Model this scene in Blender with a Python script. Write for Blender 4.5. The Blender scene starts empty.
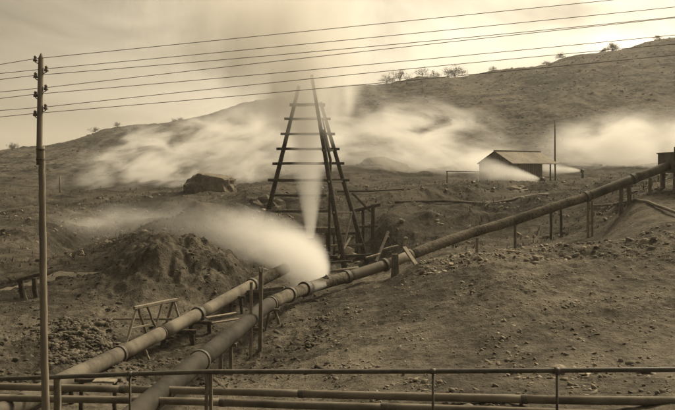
import bpy, math, random
import numpy as np

random.seed(7)
sc = bpy.context.scene
COL = sc.collection

# ------------------------------------------------------------------ camera
F, CX, HZ = 800.0, 337.5, 170.0            # focal length, centre column and horizon row in photo pixels
cam_d = bpy.data.cameras.new('camera')
cam = bpy.data.objects.new('camera', cam_d)
COL.objects.link(cam)
cam.location = (0, 0, 0)
cam.rotation_euler = (math.radians(90), 0, 0)
cam_d.sensor_fit = 'HORIZONTAL'
cam_d.sensor_width = 36.0
cam_d.lens = 36.0 * F / 675.0
cam_d.shift_y = (HZ - 205.0) / 675.0
cam_d.clip_start = 0.1
cam_d.clip_end = 6000
sc.camera = cam

# ------------------------------------------------------------------ world and sun
SUN_EL, SUN_AZ = 44.0, 48.0                # degrees; azimuth clockwise from +Y (to the right of the view)
world = bpy.data.worlds.new('World')
sc.world = world
world.use_nodes = True
wn, wl = world.node_tree.nodes, world.node_tree.links
wn.clear()
w_out = wn.new('ShaderNodeOutputWorld')
w_bg = wn.new('ShaderNodeBackground')
w_sky = wn.new('ShaderNodeTexSky')
w_sky.sky_type = 'NISHITA'
w_sky.sun_disc = False
w_sky.sun_elevation = math.radians(SUN_EL)
w_sky.sun_rotation = math.radians(SUN_AZ)
w_sky.air_density = 1.0
w_sky.dust_density = 4.0
w_sky.ozone_density = 1.0
w_bw = wn.new('ShaderNodeRGBToBW')
wl.new(w_sky.outputs[0], w_bw.inputs[0])
# thin even overcast: flatten the clear-sky gradient, add cloud sheets
w_tc = wn.new('ShaderNodeTexCoord')
w_map = wn.new('ShaderNodeMapping')
w_map.inputs['Scale'].default_value = (1.2, 1.2, 3.2)
w_map.inputs['Location'].default_value = (0.35, 0.0, 0.2)
wl.new(w_tc.outputs['Generated'], w_map.inputs[0])
w_noise = wn.new('ShaderNodeTexNoise')
w_noise.inputs['Scale'].default_value = 3.0
w_noise.inputs['Detail'].default_value = 4.0
w_noise.inputs['Roughness'].default_value = 0.55
w_noise.inputs['Distortion'].default_value = 0.9
wl.new(w_map.outputs[0], w_noise.inputs['Vector'])
w_mr = wn.new('ShaderNodeMapRange')
w_mr.inputs['From Min'].default_value = 0.3
w_mr.inputs['From Max'].default_value = 0.7
w_mr.inputs['To Min'].default_value = 0.55
w_mr.inputs['To Max'].default_value = 1.42
wl.new(w_noise.outputs[0], w_mr.inputs[0])
w_pow = wn.new('ShaderNodeMath'); w_pow.operation = 'POWER'
wl.new(w_bw.outputs[0], w_pow.inputs[0]); w_pow.inputs[1].default_value = 0.7
w_mul = wn.new('ShaderNodeMath'); w_mul.operation = 'MULTIPLY'
wl.new(w_pow.outputs[0], w_mul.inputs[0]); wl.new(w_mr.outputs[0], w_mul.inputs[1])
w_dot = wn.new('ShaderNodeVectorMath'); w_dot.operation = 'DOT_PRODUCT'
wl.new(w_tc.outputs['Generated'], w_dot.inputs[0])
w_dot.inputs[1].default_value = (math.sin(math.radians(SUN_AZ)) * math.cos(math.radians(SUN_EL)), math.cos(math.radians(SUN_AZ)) * math.cos(math.radians(SUN_EL)), math.sin(math.radians(SUN_EL)))
w_gl = wn.new('ShaderNodeMapRange'); w_gl.interpolation_type = 'SMOOTHSTEP'
for k_, v_ in zip(('From Min', 'From Max', 'To Min', 'To Max'), (0.2, 0.9, 0.25, 0.88)): w_gl.inputs[k_].default_value = v_
wl.new(w_dot.outputs['Value'], w_gl.inputs[0])
w_mul0 = w_mul
w_mul = wn.new('ShaderNodeMath'); w_mul.operation = 'MULTIPLY'
wl.new(w_mul0.outputs[0], w_mul.inputs[0]); wl.new(w_gl.outputs[0], w_mul.inputs[1])
w_tint = wn.new('ShaderNodeVectorMath'); w_tint.operation = 'SCALE'
w_tint.inputs[0].default_value = (1.0, 0.862, 0.64)
wl.new(w_mul.outputs[0], w_tint.inputs['Scale'])
wl.new(w_tint.outputs[0], w_bg.inputs['Color'])
w_bg.inputs['Strength'].default_value = 0.15
wl.new(w_bg.outputs[0], w_out.inputs[0])

sun_d = bpy.data.lights.new('sun', 'SUN')
sun_d.energy = 1.5
sun_d.angle = math.radians(16)
sun_d.color = (1.0, 0.86, 0.62)
sun = bpy.data.objects.new('sun', sun_d)
COL.objects.link(sun)
# lamp shines along -Z; turn so light comes from (sin az, cos az)
sun.rotation_euler = (math.radians(90 - SUN_EL), 0, math.radians(180.0 - SUN_AZ))

sc.view_settings.view_transform = 'Standard'
sc.view_settings.look = 'None'
sc.view_settings.gamma = 1.0
sc.view_settings.use_curve_mapping = False
sc.view_settings.exposure = 1.6

sc.cycles.max_bounces = 8
sc.cycles.diffuse_bounces = 3
sc.cycles.volume_bounces = 6
sc.cycles.use_denoising = True
sc.cycles.use_adaptive_sampling = True
sc.cycles.adaptive_threshold = 0.02
sc.cycles.volume_step_rate = 1.0
sc.cycles.volume_max_steps = 256

# ------------------------------------------------------------------ helpers
def P(px, py, Y):
    return np.array(((px - CX) / F * Y, Y, (HZ - py) / F * Y))

SEP = (1.0, 0.872, 0.67)
def tone(v):
    return (v * SEP[0], v * SEP[1], v * SEP[2], 1.0)

class S:
    """tiny wrapper so shader maths can be written as expressions"""
    def __init__(self, nt, sock): self.nt, self.s = nt, sock
    def _m(self, op, other=None, third=None, clamp=False):
        n = self.nt.nodes.new('ShaderNodeMath'); n.operation = op; n.use_clamp = clamp
        for i, v in enumerate((self, other, third)):
            if v is None: continue
            if isinstance(v, S): self.nt.links.new(v.s, n.inputs[i])
            else: n.inputs[i].default_value = v
        return S(self.nt, n.outputs[0])
    def __add__(self, o): return self._m('ADD', o)
    def __sub__(self, o): return self._m('SUBTRACT', o)
    def __mul__(self, o): return self._m('MULTIPLY', o)
    def __truediv__(self, o): return self._m('DIVIDE', o)
    def __pow__(self, o): return self._m('POWER', o)
    def max(self, o): return self._m('MAXIMUM', o)
    def min(self, o): return self._m('MINIMUM', o)
    def step(self, a, b, lo=0.0, hi=1.0):
        n = self.nt.nodes.new('ShaderNodeMapRange'); n.interpolation_type = 'SMOOTHSTEP'
        self.nt.links.new(self.s, n.inputs[0])
        for k, v in zip(('From Min', 'From Max', 'To Min', 'To Max'), (a, b, lo, hi)):
            n.inputs[k].default_value = v
        return S(self.nt, n.outputs[0])

def noise_node(nt, vec, scale, detail=3, rough=0.55, dist=0.0):
    n = nt.nodes.new('ShaderNodeTexNoise')
    nt.links.new(vec, n.inputs['Vector'])
    n.inputs['Scale'].default_value = scale
    n.inputs['Detail'].default_value = detail
    n.inputs['Roughness'].default_value = rough
    n.inputs['Distortion'].default_value = dist
    return S(nt, n.outputs[0])

def new_mat(name):
    m = bpy.data.materials.new(name); m.use_nodes = True
    nt = m.node_tree
    b = nt.nodes['Principled BSDF']
    return m, nt, b

def surf(name, lo, hi, scale, rough=0.9, bump=0.3, bscale=None, stretch=(1, 1, 1), spec=0.15, coarse=0.0, coords='Object', dist=0.01):
    """two-tone noisy surface with fine relief"""
    m, nt, b = new_mat(name)
    tc = nt.nodes.new('ShaderNodeTexCoord')
    mp = nt.nodes.new('ShaderNodeMapping')
    mp.inputs['Scale'].default_value = stretch
    nt.links.new(tc.outputs[coords], mp.inputs[0])
    n1 = noise_node(nt, mp.outputs[0], scale, 5, 0.65)
    n2 = noise_node(nt, mp.outputs[0], scale * 0.17, 3, 0.5)
    f = (n1 * (1 - coarse * 0.6) + n2 * coarse * 0.9 - 0.12 * coarse).step(0.28, 0.72)
    mix = nt.nodes.new('ShaderNodeMix'); mix.data_type = 'RGBA'
    nt.links.new(f.s, mix.inputs[0])
    mix.inputs[6].default_value = tone(lo); mix.inputs[7].default_value = tone(hi)
    nt.links.new(mix.outputs[2], b.inputs['Base Color'])
    b.inputs['Roughness'].default_value = rough
    b.inputs['Specular IOR Level'].default_value = spec
    if bump:
        bp = nt.nodes.new('ShaderNodeBump')
        bp.inputs['Strength'].default_value = bump
        bp.inputs['Distance'].default_value = dist
        n3 = noise_node(nt, mp.outputs[0], bscale or scale * 2, 4, 0.6)
        nt.links.new(n3.s, bp.inputs['Height'])
        nt.links.new(bp.outputs[0], b.inputs['Normal'])
    return m

# ------------------------------------------------------------------ materials
M = {}
M['pipe'] = surf('sooty_iron', 0.04, 0.15, 5.0, 0.8, 0.45, 30, spec=0.15, coarse=1.0)
M['pipe_dark'] = surf('shaded_iron', 0.018, 0.06, 5.0, 0.8, 0.35, 30, spec=0.15, coarse=0.9)  # darker copy of the iron: shade on the long pipe put into its colour
M['pipe_pale'] = surf('dusty_iron', 0.075, 0.22, 4.0, 0.8, 0.45, 25, spec=0.15, coarse=1.0)
M['lagging'] = surf('lagged_pipe', 0.035, 0.17, 6.0, 0.95, 1.0, 9, spec=0.1, coarse=0.6, dist=0.06)
M['collar'] = surf('flange_iron', 0.05, 0.13, 9.0, 0.65, 0.3, 40, spec=0.3)
M['rail'] = surf('rail_iron', 0.045, 0.12, 6.0, 0.55, 0.3, 40, spec=0.35, coarse=0.5)
M['wood'] = surf('weathered_timber', 0.09, 0.22, 9.0, 0.9, 0.5, 22, stretch=(1, 1, 0.3))
M['wood_pale'] = surf('sawn_timber', 0.15, 0.30, 9.0, 0.9, 0.4, 22)
M['wood_dark'] = surf('dark_timber', 0.035, 0.10, 9.0, 0.9, 0.5, 22)  # timber in a darker tone
M['pole'] = surf('pole_wood', 0.14, 0.30, 14.0, 0.9, 0.5, 30, stretch=(1, 1, 0.12), coarse=0.5)
M['wire'] = surf('wire', 0.13, 0.18, 3.0, 0.6, 0)
M['porcelain'] = surf('insulator', 0.12, 0.2, 20.0, 0.35, 0, spec=0.5)
M['planks'] = surf('shed_boards', 0.11, 0.20, 3.0, 0.9, 0.4, 6, stretch=(1, 1, 0.2))
M['roof'] = surf('shed_roof', 0.12, 0.24, 2.5, 0.85, 0.4, 6, coarse=0.6)
M['dark'] = surf('dark_inside', 0.02, 0.04, 3.0, 0.95, 0)
M['rock'] = surf('rock', 0.07, 0.20, 2.4, 0.95, 0.8, 5, coarse=0.6, dist=0.08)
M['crag'] = surf('weathered_crag', 0.08, 0.24, 2.0, 0.95, 1.0, 4, coarse=0.4, dist=0.2)
M['rubble'] = surf('rubble', 0.05, 0.15, 1.6, 0.95, 0.5, 8)
M['stone'] = surf('loose_stone', 0.09, 0.30, 0.9, 0.95, 0.5, 8, coords='Object', dist=0.02)
M['pale_stone'] = surf('pale_stone', 0.22, 0.40, 3.0, 0.95, 0.4, 9)
M['clod'] = surf('earth_clod', 0.05, 0.13, 1.1, 0.97, 0.6, 9)
M['twig'] = surf('twigs', 0.04, 0.08, 3.0, 0.95, 0)
M['leaf'] = surf('leaves', 0.045, 0.10, 1.5, 0.9, 0)
M['path'] = surf('trodden_path', 0.17, 0.28, 2.5, 0.95, 0.6, 7, dist=0.03)
M['tank'] = surf('tank_plate', 0.06, 0.14, 2.0, 0.8, 0.3, 12, coarse=0.8)

def ground_material():
    m, nt, b = new_mat('earth')
    geo = nt.nodes.new('ShaderNodeNewGeometry')
    pos = geo.outputs['Position']
    sep = nt.nodes.new('ShaderNodeSeparateXYZ'); nt.links.new(pos, sep.inputs[0])
    y = S(nt, sep.outputs['Y'])
    hill = y.step(95, 190)
    fine = noise_node(nt, pos, 5.5, 5, 0.7)
    med = noise_node(nt, pos, 0.9, 5, 0.6)
    big = noise_node(nt, pos, 0.16, 4, 0.55)
    huge = noise_node(nt, pos, 0.035, 5, 0.6, 0.4)
    near_v = (fine * 0.3 + med * 0.3 + big * 0.4).step(0.4, 0.62)
    far_v = (med * 0.25 + big * 0.4 + huge * 0.35).step(0.40, 0.60)
    vor = nt.nodes.new('ShaderNodeTexVoronoi'); vor.inputs['Scale'].default_value = 7.0
    nt.links.new(pos, vor.inputs['Vector'])
    peb = S(nt, vor.outputs['Distance']).step(0.1, 0.3, 1, 0)
    vor2 = nt.nodes.new('ShaderNodeTexVoronoi'); vor2.inputs['Scale'].default_value = 0.33
    nt.links.new(pos, vor2.inputs['Vector'])
    scrub = S(nt, vor2.outputs['Distance']).step(0.18, 0.45, 1, 0)
    lum_near = near_v * 0.115 + 0.038 + peb * (med.step(0.5, 0.65)) * 0.05
    lum_far = far_v * 0.085 + 0.022 - scrub * 0.03 + (med - 0.5) * 0.16
    mid_dark = (y + (big - 0.5) * 30.0).step(44, 54) * 0.36  # darkens the ground from the middle distance on
    lum_near = lum_near * (mid_dark * -1 + 1.0)
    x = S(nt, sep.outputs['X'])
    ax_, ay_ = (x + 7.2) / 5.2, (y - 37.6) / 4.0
    dark_zones = (ax_ * ax_ + ay_ * ay_ + (med - 0.5) * 1.2).step(0.55, 1.25, 1, 0)
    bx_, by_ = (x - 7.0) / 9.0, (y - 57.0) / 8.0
    dark_zones = dark_zones + (bx_ * bx_ + by_ * by_ + (big - 0.5) * 1.6).step(0.5, 1.2, 1, 0)
    lum_near = lum_near * (dark_zones * -0.2 + 1.0)  # darkens the earth round the front mound and right of the derrick
    lum = lum_near + (lum_far - lum_near) * hill
    cmb = nt.nodes.new('ShaderNodeVectorMath'); cmb.operation = 'SCALE'
    cmb.inputs[0].default_value = SEP
    nt.links.new(lum.s, cmb.inputs['Scale'])
    nt.links.new(cmb.outputs[0], b.inputs['Base Color'])
    b.inputs['Roughness'].default_value = 0.97
    b.inputs['Specular IOR Level'].default_value = 0.08
    bp = nt.nodes.new('ShaderNodeBump')
    bp.inputs['Strength'].default_value = 0.9
    bp.inputs['Distance'].default_value = 0.14
    micro = noise_node(nt, pos, 17.0, 4, 0.7)
    h = fine * 0.6 + med * 0.8 + peb * 0.25 + micro * 0.22
    nt.links.new(h.s, bp.inputs['Height'])
    nt.links.new(bp.outputs[0], b.inputs['Normal'])
    return m
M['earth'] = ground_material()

# ------------------------------------------------------------------ mesh helpers
class MB:
    def __init__(self): self.v, self.f = [], []
    def ring_tube(self, pts, radii, sides=8, caps=True, jitter=0.0, squash=None, twist0=0.0):
        pts = [np.array(p, float) for p in pts]
        n = len(pts)
        if not hasattr(radii, '__len__'): radii = [radii] * n
        base = len(self.v)
        prev_u = None
        for i, p in enumerate(pts):
            a = pts[max(i - 1, 0)]; c = pts[min(i + 1, n - 1)]
            d = c - a; d = d / (np.linalg.norm(d) + 1e-9)
            if prev_u is None:
                ref = np.array((0, 0, 1.0)) if abs(d[2]) < 0.9 else np.array((1.0, 0, 0))
                u = np.cross(d, ref)
            else:
                u = prev_u - d * np.dot(prev_u, d)
            u /= np.linalg.norm(u); w = np.cross(d, u); prev_u = u
            for k in range(sides):
                t = 2 * math.pi * k / sides + twist0
                r = radii[i] * (1 + random.uniform(-jitter, jitter))
                cu, sw = math.cos(t) * r, math.sin(t) * r
                if squash: cu *= squash[0]; sw *= squash[1]
                self.v.append(tuple(p + u * cu + w * sw))
        for i in range(n - 1):
            for k in range(sides):
                a = base + i * sides + k; b = base + i * sides + (k + 1) % sides
                self.f.append((a, b, b + sides, a + sides))
        if caps:
            self.f.append(tuple(base + k for k in range(sides))[::-1])
            self.f.append(tuple(base + (n - 1) * sides + k for k in range(sides)))
        return self
    def hollow(self, p0, p1, r, ri, sides=20):
        """open tube end: outer wall, inner wall, lip"""
        p0, p1 = np.array(p0, float), np.array(p1, float)
        d = (p1 - p0); d /= np.linalg.norm(d)
        ref = np.array((0, 0, 1.0)) if abs(d[2]) < 0.9 else np.array((1.0, 0, 0))
        u = np.cross(d, ref); u /= np.linalg.norm(u); w = np.cross(d, u)
        b = len(self.v)
        for (p, rr) in ((p0, r), (p1, r), (p1, ri), (p0, ri)):
            for k in range(sides):
                t = 2 * math.pi * k / sides
                self.v.append(tuple(p + u * math.cos(t) * rr + w * math.sin(t) * rr))
        for j in range(4):
            for k in range(sides):
                a0 = b + j * sides + k; a1 = b + j * sides + (k + 1) % sides
                c0 = b + ((j + 1) % 4) * sides + k; c1 = b + ((j + 1) % 4) * sides + (k + 1) % sides
                self.f.append((a0, a1, c1, c0))
        return self
    def timber(self, p0, p1, w, t=None, seg=4, wob=0.012, up=None):
        """squared timber with chamfered edges, slightly uneven along its length"""
        p0, p1 = np.array(p0, float), np.array(p1, float)
        t = t or w
        d = p1 - p0; L = np.linalg.norm(d); d /= L
        ref = np.array(up, float) if up is not None else (np.array((0, 0, 1.0)) if abs(d[2]) < 0.8 else np.array((0, 1.0, 0)))
        u = np.cross(d, ref); u /= np.linalg.norm(u); v = np.cross(d, u)
        c = 0.16 * min(w, t)
        prof = [(-w/2 + c, -t/2), (w/2 - c, -t/2), (w/2, -t/2 + c), (w/2, t/2 - c), (w/2 - c, t/2), (-w/2 + c, t/2), (-w/2, t/2 - c), (-w/2, -t/2 + c)]
        b = len(self.v)
        for i in range(seg + 1):
            p = p0 + d * L * i / seg + (u * random.uniform(-1, 1) + v * random.uniform(-1, 1)) * wob
            s = 1 + random.uniform(-0.06, 0.06)
            for (x, y) in prof:
                self.v.append(tuple(p + u * x * s + v * y * s))
        for i in range(seg):
            for k in range(8):
                a = b + i * 8 + k; e = b + i * 8 + (k + 1) % 8
                self.f.append((a, e, e + 8, a + 8))
        self.f.append(tuple(b + k for k in range(8))[::-1])
        self.f.append(tuple(b + seg * 8 + k for k in range(8)))
        return self
    def box(self, lo, hi):
        x0, y0, z0 = lo; x1, y1, z1 = hi; b = len(self.v)
        self.v += [(x0,y0,z0),(x1,y0,z0),(x1,y1,z0),(x0,y1,z0),(x0,y0,z1),(x1,y0,z1),(x1,y1,z1),(x0,y1,z1)]
        self.f += [tuple(b + i for i in q) for q in ((0,3,2,1),(4,5,6,7),(0,1,5,4),(1,2,6,5),(2,3,7,6),(3,0,4,7))]
        return self
    def poly(self, *pts):
        b = len(self.v); self.v += [tuple(p) for p in pts]; self.f.append(tuple(range(b, b + len(pts)))); return self
    def build(self, name, mat, parent=None, smooth=False, origin=None):
        me = bpy.data.meshes.new(name)
        o3 = np.array(origin if origin is not None else (0, 0, 0), float)
        me.from_pydata([tuple(np.array(v) - o3) for v in self.v], [], self.f)
        me.materials.append(M[mat])
        if smooth: me.polygons.foreach_set('use_smooth', [True] * len(me.polygons))
        me.update()
        ob = bpy.data.objects.new(name, me)
        COL.objects.link(ob)
        ob.location = o3
        if parent is not None:
            ob.parent = parent
            ob.location = o3 - np.array(parent_loc(parent))
        return ob

def parent_loc(o):
    l = np.array(o.location)
    while o.parent is not None:
        o = o.parent; l = l + np.array(o.location)
    return l

def tag(o, label, cat=None, group=None, kind=None):
    if label: o['label'] = label
    if cat: o['category'] = cat
    if group: o['group'] = group
    if kind: o['kind'] = kind
    return o

def thing(name, label, cat, loc, group=None):
    o = bpy.data.objects.new(name, None); COL.objects.link(o)
    o.location = tuple(loc); o.empty_display_size = 0.3
    return tag(o, label, cat, group)

# ------------------------------------------------------------------ terrain
CP = []
def cp(*rows):
    for (px, py, Y) in rows: CP.append(((px - CX) / F, math.log(Y), (HZ - py) / F))
# foreground shelf where the camera looks down
for px in (-250, -60, 150, 340, 520, 720, 950):
    zz = -6.0 + 1.2 * min(max((px + 60) / 700, 0), 1)
    for Y in (7.0, 11.0, 14.5): cp((px, HZ - zz / Y * F, Y))
cp((675,412,15.4),(775,400,15.6),(500,412,16.2),(340,418,17.5),(220,425,18.5),(100,430,19),(0,425,19.5),(-120,420,20))
# right-hand bank
cp((500,382,18.6),(500,362,20.4),(500,330,23.3),(500,300,26.8),(500,270,31),(500,252,34.5),(500,251,37),(500,255,42))
cp((640,382,18.0),(640,350,20.8),(640,310,25),(640,270,30),(640,243,34.5),(640,228,38),(640,208,42),(640,196,45),(675,238,34),(675,202,42.5),(675,188,47))
cp((775,380,18.0),(775,320,23.5),(775,250,33),(775,205,39),(775,190,46))
cp((420,382,19.2),(420,350,22.5),(420,310,27.5),(420,282,32.0),(420,264,35.5),(420,262,38),(420,262,42))
cp((350,385,19.5),(350,350,23.8),(350,320,28),(350,300,32),(350,288,35.5),(350,284,38),(395,279,36.6),(385,281,37.4))
cp((570,247,36),(600,242,37),(600,241,42),(605,222,46))
# pit under the two big pipes
cp((250,368,25.0),(300,350,25.5),(285,322,30),(310,305,33.5),(200,385,23),(150,392,23.5),(150,372,26),(90,396,22.5),(60,405,21.5),(20,392,22.8),(200,345,29.5),(240,318,33),(265,300,36),(290,288,39))
# left floor, rubble, road ledge
cp((20,352,27),(70,350,27.5),(110,345,28.5),(60,320,31),(20,315,32),(110,318,32),(150,315,33),(0,292,37),(60,285,38),(60,278,40),(105,272,41),(0,285,40),(30,268,45),(-120,330,30),(-120,285,40))
# front mound
cp((120,300,34.5),(165,304,34.0),(210,304,34.3),(238,298,35.6),(249,289,37.0),(256,286,40),(140,275,35.6),(180,277,35.6),(215,277,35.8),(236,277,36.6),(146,244,38.2),(157,238.5,38.8),(175,242.5,38.6),(200,245.5,38.6),(220,249.5,38.6),(236,257,38.4),(243,265,38.4),(122,258,38.0),(108,264,39.0),(157,239,41.5),(200,246,41.5),(236,260,41.0),(170,244,45),(250,276,44),(210,250,46),(262,270,46))
# back mound
cp((60,260,47),(85,254,48),(110,244,49),(150,226,51),(195,209,53),(240,210,54),(270,214,55),(195,224,60),(150,240,58),(100,254,57),(240,222,61),(60,262,54))
# left middle ground
cp((0,245,52),(30,240,54),(0,225,62),(50,228,62),(100,228,66),(0,210,75),(60,207,78),(100,203,80),(140,198,82),(190,194,83),(235,192,83),(180,205,72),(120,215,70),(-120,240,52),(-120,205,78))
cp((60,196,95),(120,193,96),(200,188,98),(-120,190,100),(0,190,100),(250,186,100))
# derrick floor and the bank behind it
cp((345,274,49),(300,264,50),(260,256,50.5),(372,268,51),(395,268,46),(330,262,53),(300,240,57),(260,225,60),(330,236,58),(300,206,63),(350,205,64),(250,200,66),(290,198,72),(330,192,78))
# ledge right of the derrick
cp((390,262,50),(390,246,53),(390,222,55),(390,212,60),(390,201,62),(395,196,66),(430,248,50),(430,240,53),(430,218,55),(430,209,60),(430,204,63),(430,190,65),(430,186.5,69),(465,244,50),(465,234,53),(465,217,55),(465,209,60),(465,203,64),(465,189,66),(465,185,71),(440,189,78),(500,242,50),(500,230,53),(500,214,55.5),(500,207,61),(500,201,65),(500,191,67),(500,186,78),(545,222,53),(545,205,56),(545,200,64),(545,190,67),(545,186,78),(540,185,88),(560,232,50),(560,212,56),(600,212,49),(600,200,55),(600,190,64),(600,183,78),(640,192,50),(640,188,55),(640,184,62),(640,180,80),(720,185,48),(720,178,60),(720,174,80),(820,190,50),(820,165,80))
cp((370,188,88),(420,185,90),(480,184,92),(360,170,112),(380,166,118),(400,176,110))
# hills
cp((-200,172,240),(-100,164,250),(0,152,258),(30,149,260),(60,146,262),(85,139,264),(107,131,266),(150,127,270),(185,121,276),(215,113,282),(245,104,288),(275,99,292),(300,95,296),(350,86,300),(385,83,300),(440,77.5,300),(480,74,300),(520,69,300),(560,61,300),(600,54,300),(640,46,300),(675,39,300),(775,18,300),(900,4,300))
for (px, a, b_) in ((-150,183,174),(0,180,168),(100,176,158),(200,170,148),(300,168,135),(400,166,128),(500,162,122),(600,160,112),(700,158,104),(850,150,90)):
    cp((px, a, 135), (px, b_, 185))
for (px, c) in ((-150,185),(100,160),(300,125),(500,100),(700,70),(900,50)):
    cp((px, c, 400), (px, 160, 900), (px, 168, 2500))

CP = np.array(CP)
_uv = CP[:, :2] * np.array((3.2, 1.0))
def _phi(r2): return np.sqrt(r2 + 0.0016)
_A = _phi(((_uv[:, None, :] - _uv[None, :, :]) ** 2).sum(-1))
_n = len(CP)
_K = np.zeros((_n + 3, _n + 3))
_K[:_n, :_n] = _A - np.eye(_n) * 0.0015
_K[:_n, _n] = 1; _K[:_n, _n + 1:] = _uv
_K[_n, :_n] = 1; _K[_n + 1:, :_n] = _uv.T
_w = np.linalg.solve(_K, np.concatenate([CP[:, 2], np.zeros(3)]))

_rng = np.random.RandomState(3)
_perm = np.concatenate([_rng.permutation(512)] * 3)
_ang = _rng.rand(512) * 2 * math.pi
_gx, _gy = np.cos(_ang), np.sin(_ang)
def perlin(x, y):
    xi = np.floor(x).astype(int); yi = np.floor(y).astype(int)
    xf, yf = x - xi, y - yi
    u = xf * xf * xf * (xf * (xf * 6 - 15) + 10); v = yf * yf * yf * (yf * (yf * 6 - 15) + 10)
    def g(ix, iy, dx, dy):
        h = _perm[(_perm[ix & 511] + iy) & 511]
        return _gx[h] * dx + _gy[h] * dy
    n00 = g(xi, yi, xf, yf); n10 = g(xi + 1, yi, xf - 1, yf)
    n01 = g(xi, yi + 1, xf, yf - 1); n11 = g(xi + 1, yi + 1, xf - 1, yf - 1)
    return (n00 * (1 - u) + n10 * u) * (1 - v) + (n01 * (1 - u) + n11 * u) * v

def ground_z(X, Y, detail=True):
    X = np.atleast_1d(np.asarray(X, float)); Y = np.atleast_1d(np.asarray(Y, float))
    Yc = np.maximum(Y, 4.0)
    q = np.stack([X / Yc * 3.2, np.log(Yc)], -1)
    out = np.empty(len(q))
    for s in range(0, len(q), 40000):
        d2 = ((q[s:s + 40000, None, :] - _uv[None]) ** 2).sum(-1)
        out[s:s + 40000] = _phi(d2) @ _w[:_n] + _w[_n] + q[s:s + 40000] @ _w[_n + 1:]
    Z = out * Yc
    if detail:
        far = np.clip((Y - 60) / 200, 0, 1)
        for lam, amp in ((30, 1.7), (13, 0.9), (6, 0.5)):
            Z += (0.25 - np.abs(perlin(X / lam + 9, Y / (lam * 1.7)))) * amp * far * 2.0
        rough = np.clip(0.75 + 0.9 * perlin(X / 6.0 + 40, Y / 6.0 + 11), 0.25, 1.6)
        lowf = np.clip((Y - 19) / 6, 0.3, 1)
        mid = np.clip((Y - 42) / 12, 0, 1)
        Z += (0.3 - np.abs(perlin(X / 7.0 + 3, Y / 5.0 + 8))) * 0.9 * mid * np.clip((260 - Y) / 60, 0, 1)
        Z += (0.25 - np.abs(perlin(X / 3.1 + 30, Y / 2.4 + 18))) * 0.55 * mid * np.clip((260 - Y) / 60, 0, 1)
        heap = np.exp(-(((X + 7.2) / 4.2) ** 2 + ((Y - 37.8) / 3.2) ** 2) ** 2)
        Z += heap * ((np.abs(perlin(X / 2.3 + 70, Y / 1.9 + 5)) - 0.18) * 0.85 + (np.abs(perlin(X / 0.95 + 20, Y / 0.95 + 55)) - 0.18) * 0.6 + (np.abs(perlin(X / 0.42 + 2, Y / 0.42 + 5)) - 0.18) * 0.3)
        for lam, amp in ((3.4, 0.30), (1.7, 0.26), (0.8, 0.19), (0.38, 0.10), (0.19, 0.05)):
            n = perlin(X / lam + lam * 7, Y / lam + 3)
            n = np.where(n > 0, n, n * 0.8) if lam > 1 else (0.22 - np.abs(n)) * 1.3
            Z += n * amp * rough * lowf
    return Z
def gz(X, Y): return float(ground_z([X], [Y])[0])
def on_ground(px, Y, dz=0.0):
    X = (px - CX) / F * Y
    return np.array((X, Y, gz(X, Y) + dz))

def build_ground():
    a = np.concatenate([np.linspace(-1.0, -0.47, 40)[:-1], np.linspace(-0.47, 0.47, 620), np.linspace(0.47, 1.0, 40)[1:]])
    v = np.concatenate([np.linspace(math.log(6), math.log(15.5), 30)[:-1], np.linspace(math.log(15.5), math.log(70), 560)[:-1],
                        np.linspace(math.log(70), math.log(320), 240)[:-1], np.linspace(math.log(320), math.log(3000), 40)])
    U, V = np.meshgrid(a, v)
    Y = np.exp(V).ravel(); X = (U.ravel()) * Y
    Z = ground_z(X, Y)
    nr, nc = len(v), len(a)
    me = bpy.data.meshes.new('ground')
    me.vertices.add(nr * nc)
    me.vertices.foreach_set('co', np.stack([X, Y, Z], -1).ravel())
    idx = np.arange(nr * nc).reshape(nr, nc)
    q = np.stack([idx[:-1, :-1], idx[:-1, 1:], idx[1:, 1:], idx[1:, :-1]], -1).reshape(-1, 4)
    nf = len(q)
    me.loops.add(nf * 4); me.polygons.add(nf)
    me.loops.foreach_set('vertex_index', q.ravel())
    me.polygons.foreach_set('loop_start', np.arange(0, nf * 4, 4))
    me.polygons.foreach_set('loop_total', np.full(nf, 4))
    me.polygons.foreach_set('use_smooth', np.ones(nf, bool))
    me.update(); me.validate()
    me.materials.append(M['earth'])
    o = bpy.data.objects.new('ground', me); COL.objects.link(o)
    return tag(o, 'dark bare earth banks rising to a scrubby hillside', kind='structure')
build_ground()

# ------------------------------------------------------------------ rocks
def ico(sub=1):
    import bmesh
    bm = bmesh.new(); bmesh.ops.create_icosphere(bm, subdivisions=sub, radius=1.0)
    v = np.array([x.co[:] for x in bm.verts]); f = [tuple(x.index for x in q.verts) for q in bm.faces]
    bm.free(); return v, f
ICO1, ICO2, ICO3, ICO4 = ico(1), ico(2), ico(3), ico(4)

def n3(p, s, o=0.0):
    return perlin(p[:, 0] * s + o, p[:, 1] * s + p[:, 2] * s * 0.7 + o * 1.7) + perlin(p[:, 2] * s + o + 5, p[:, 0] * s - p[:, 1] * s * 0.6)

def rock_shape(src, seed, rough=0.35, cuts=7):
    v, f = src
    r = 1 + rough * n3(v, 1.3, seed * 3.1) + rough * 0.5 * n3(v, 3.1, seed * 1.3) + rough * 0.3 * n3(v, 7.0, seed)
    p = v * r[:, None]
    # knock off a few flat faces
    rs = np.random.RandomState(seed)
    for _ in range(cuts):
        d = rs.normal(size=3); d /= np.linalg.norm(d); k = rs.uniform(0.55, 0.9)
        t = p @ d; over = np.maximum(t - k, 0); p = p - over[:, None] * d * 0.9
    return p, f

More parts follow.
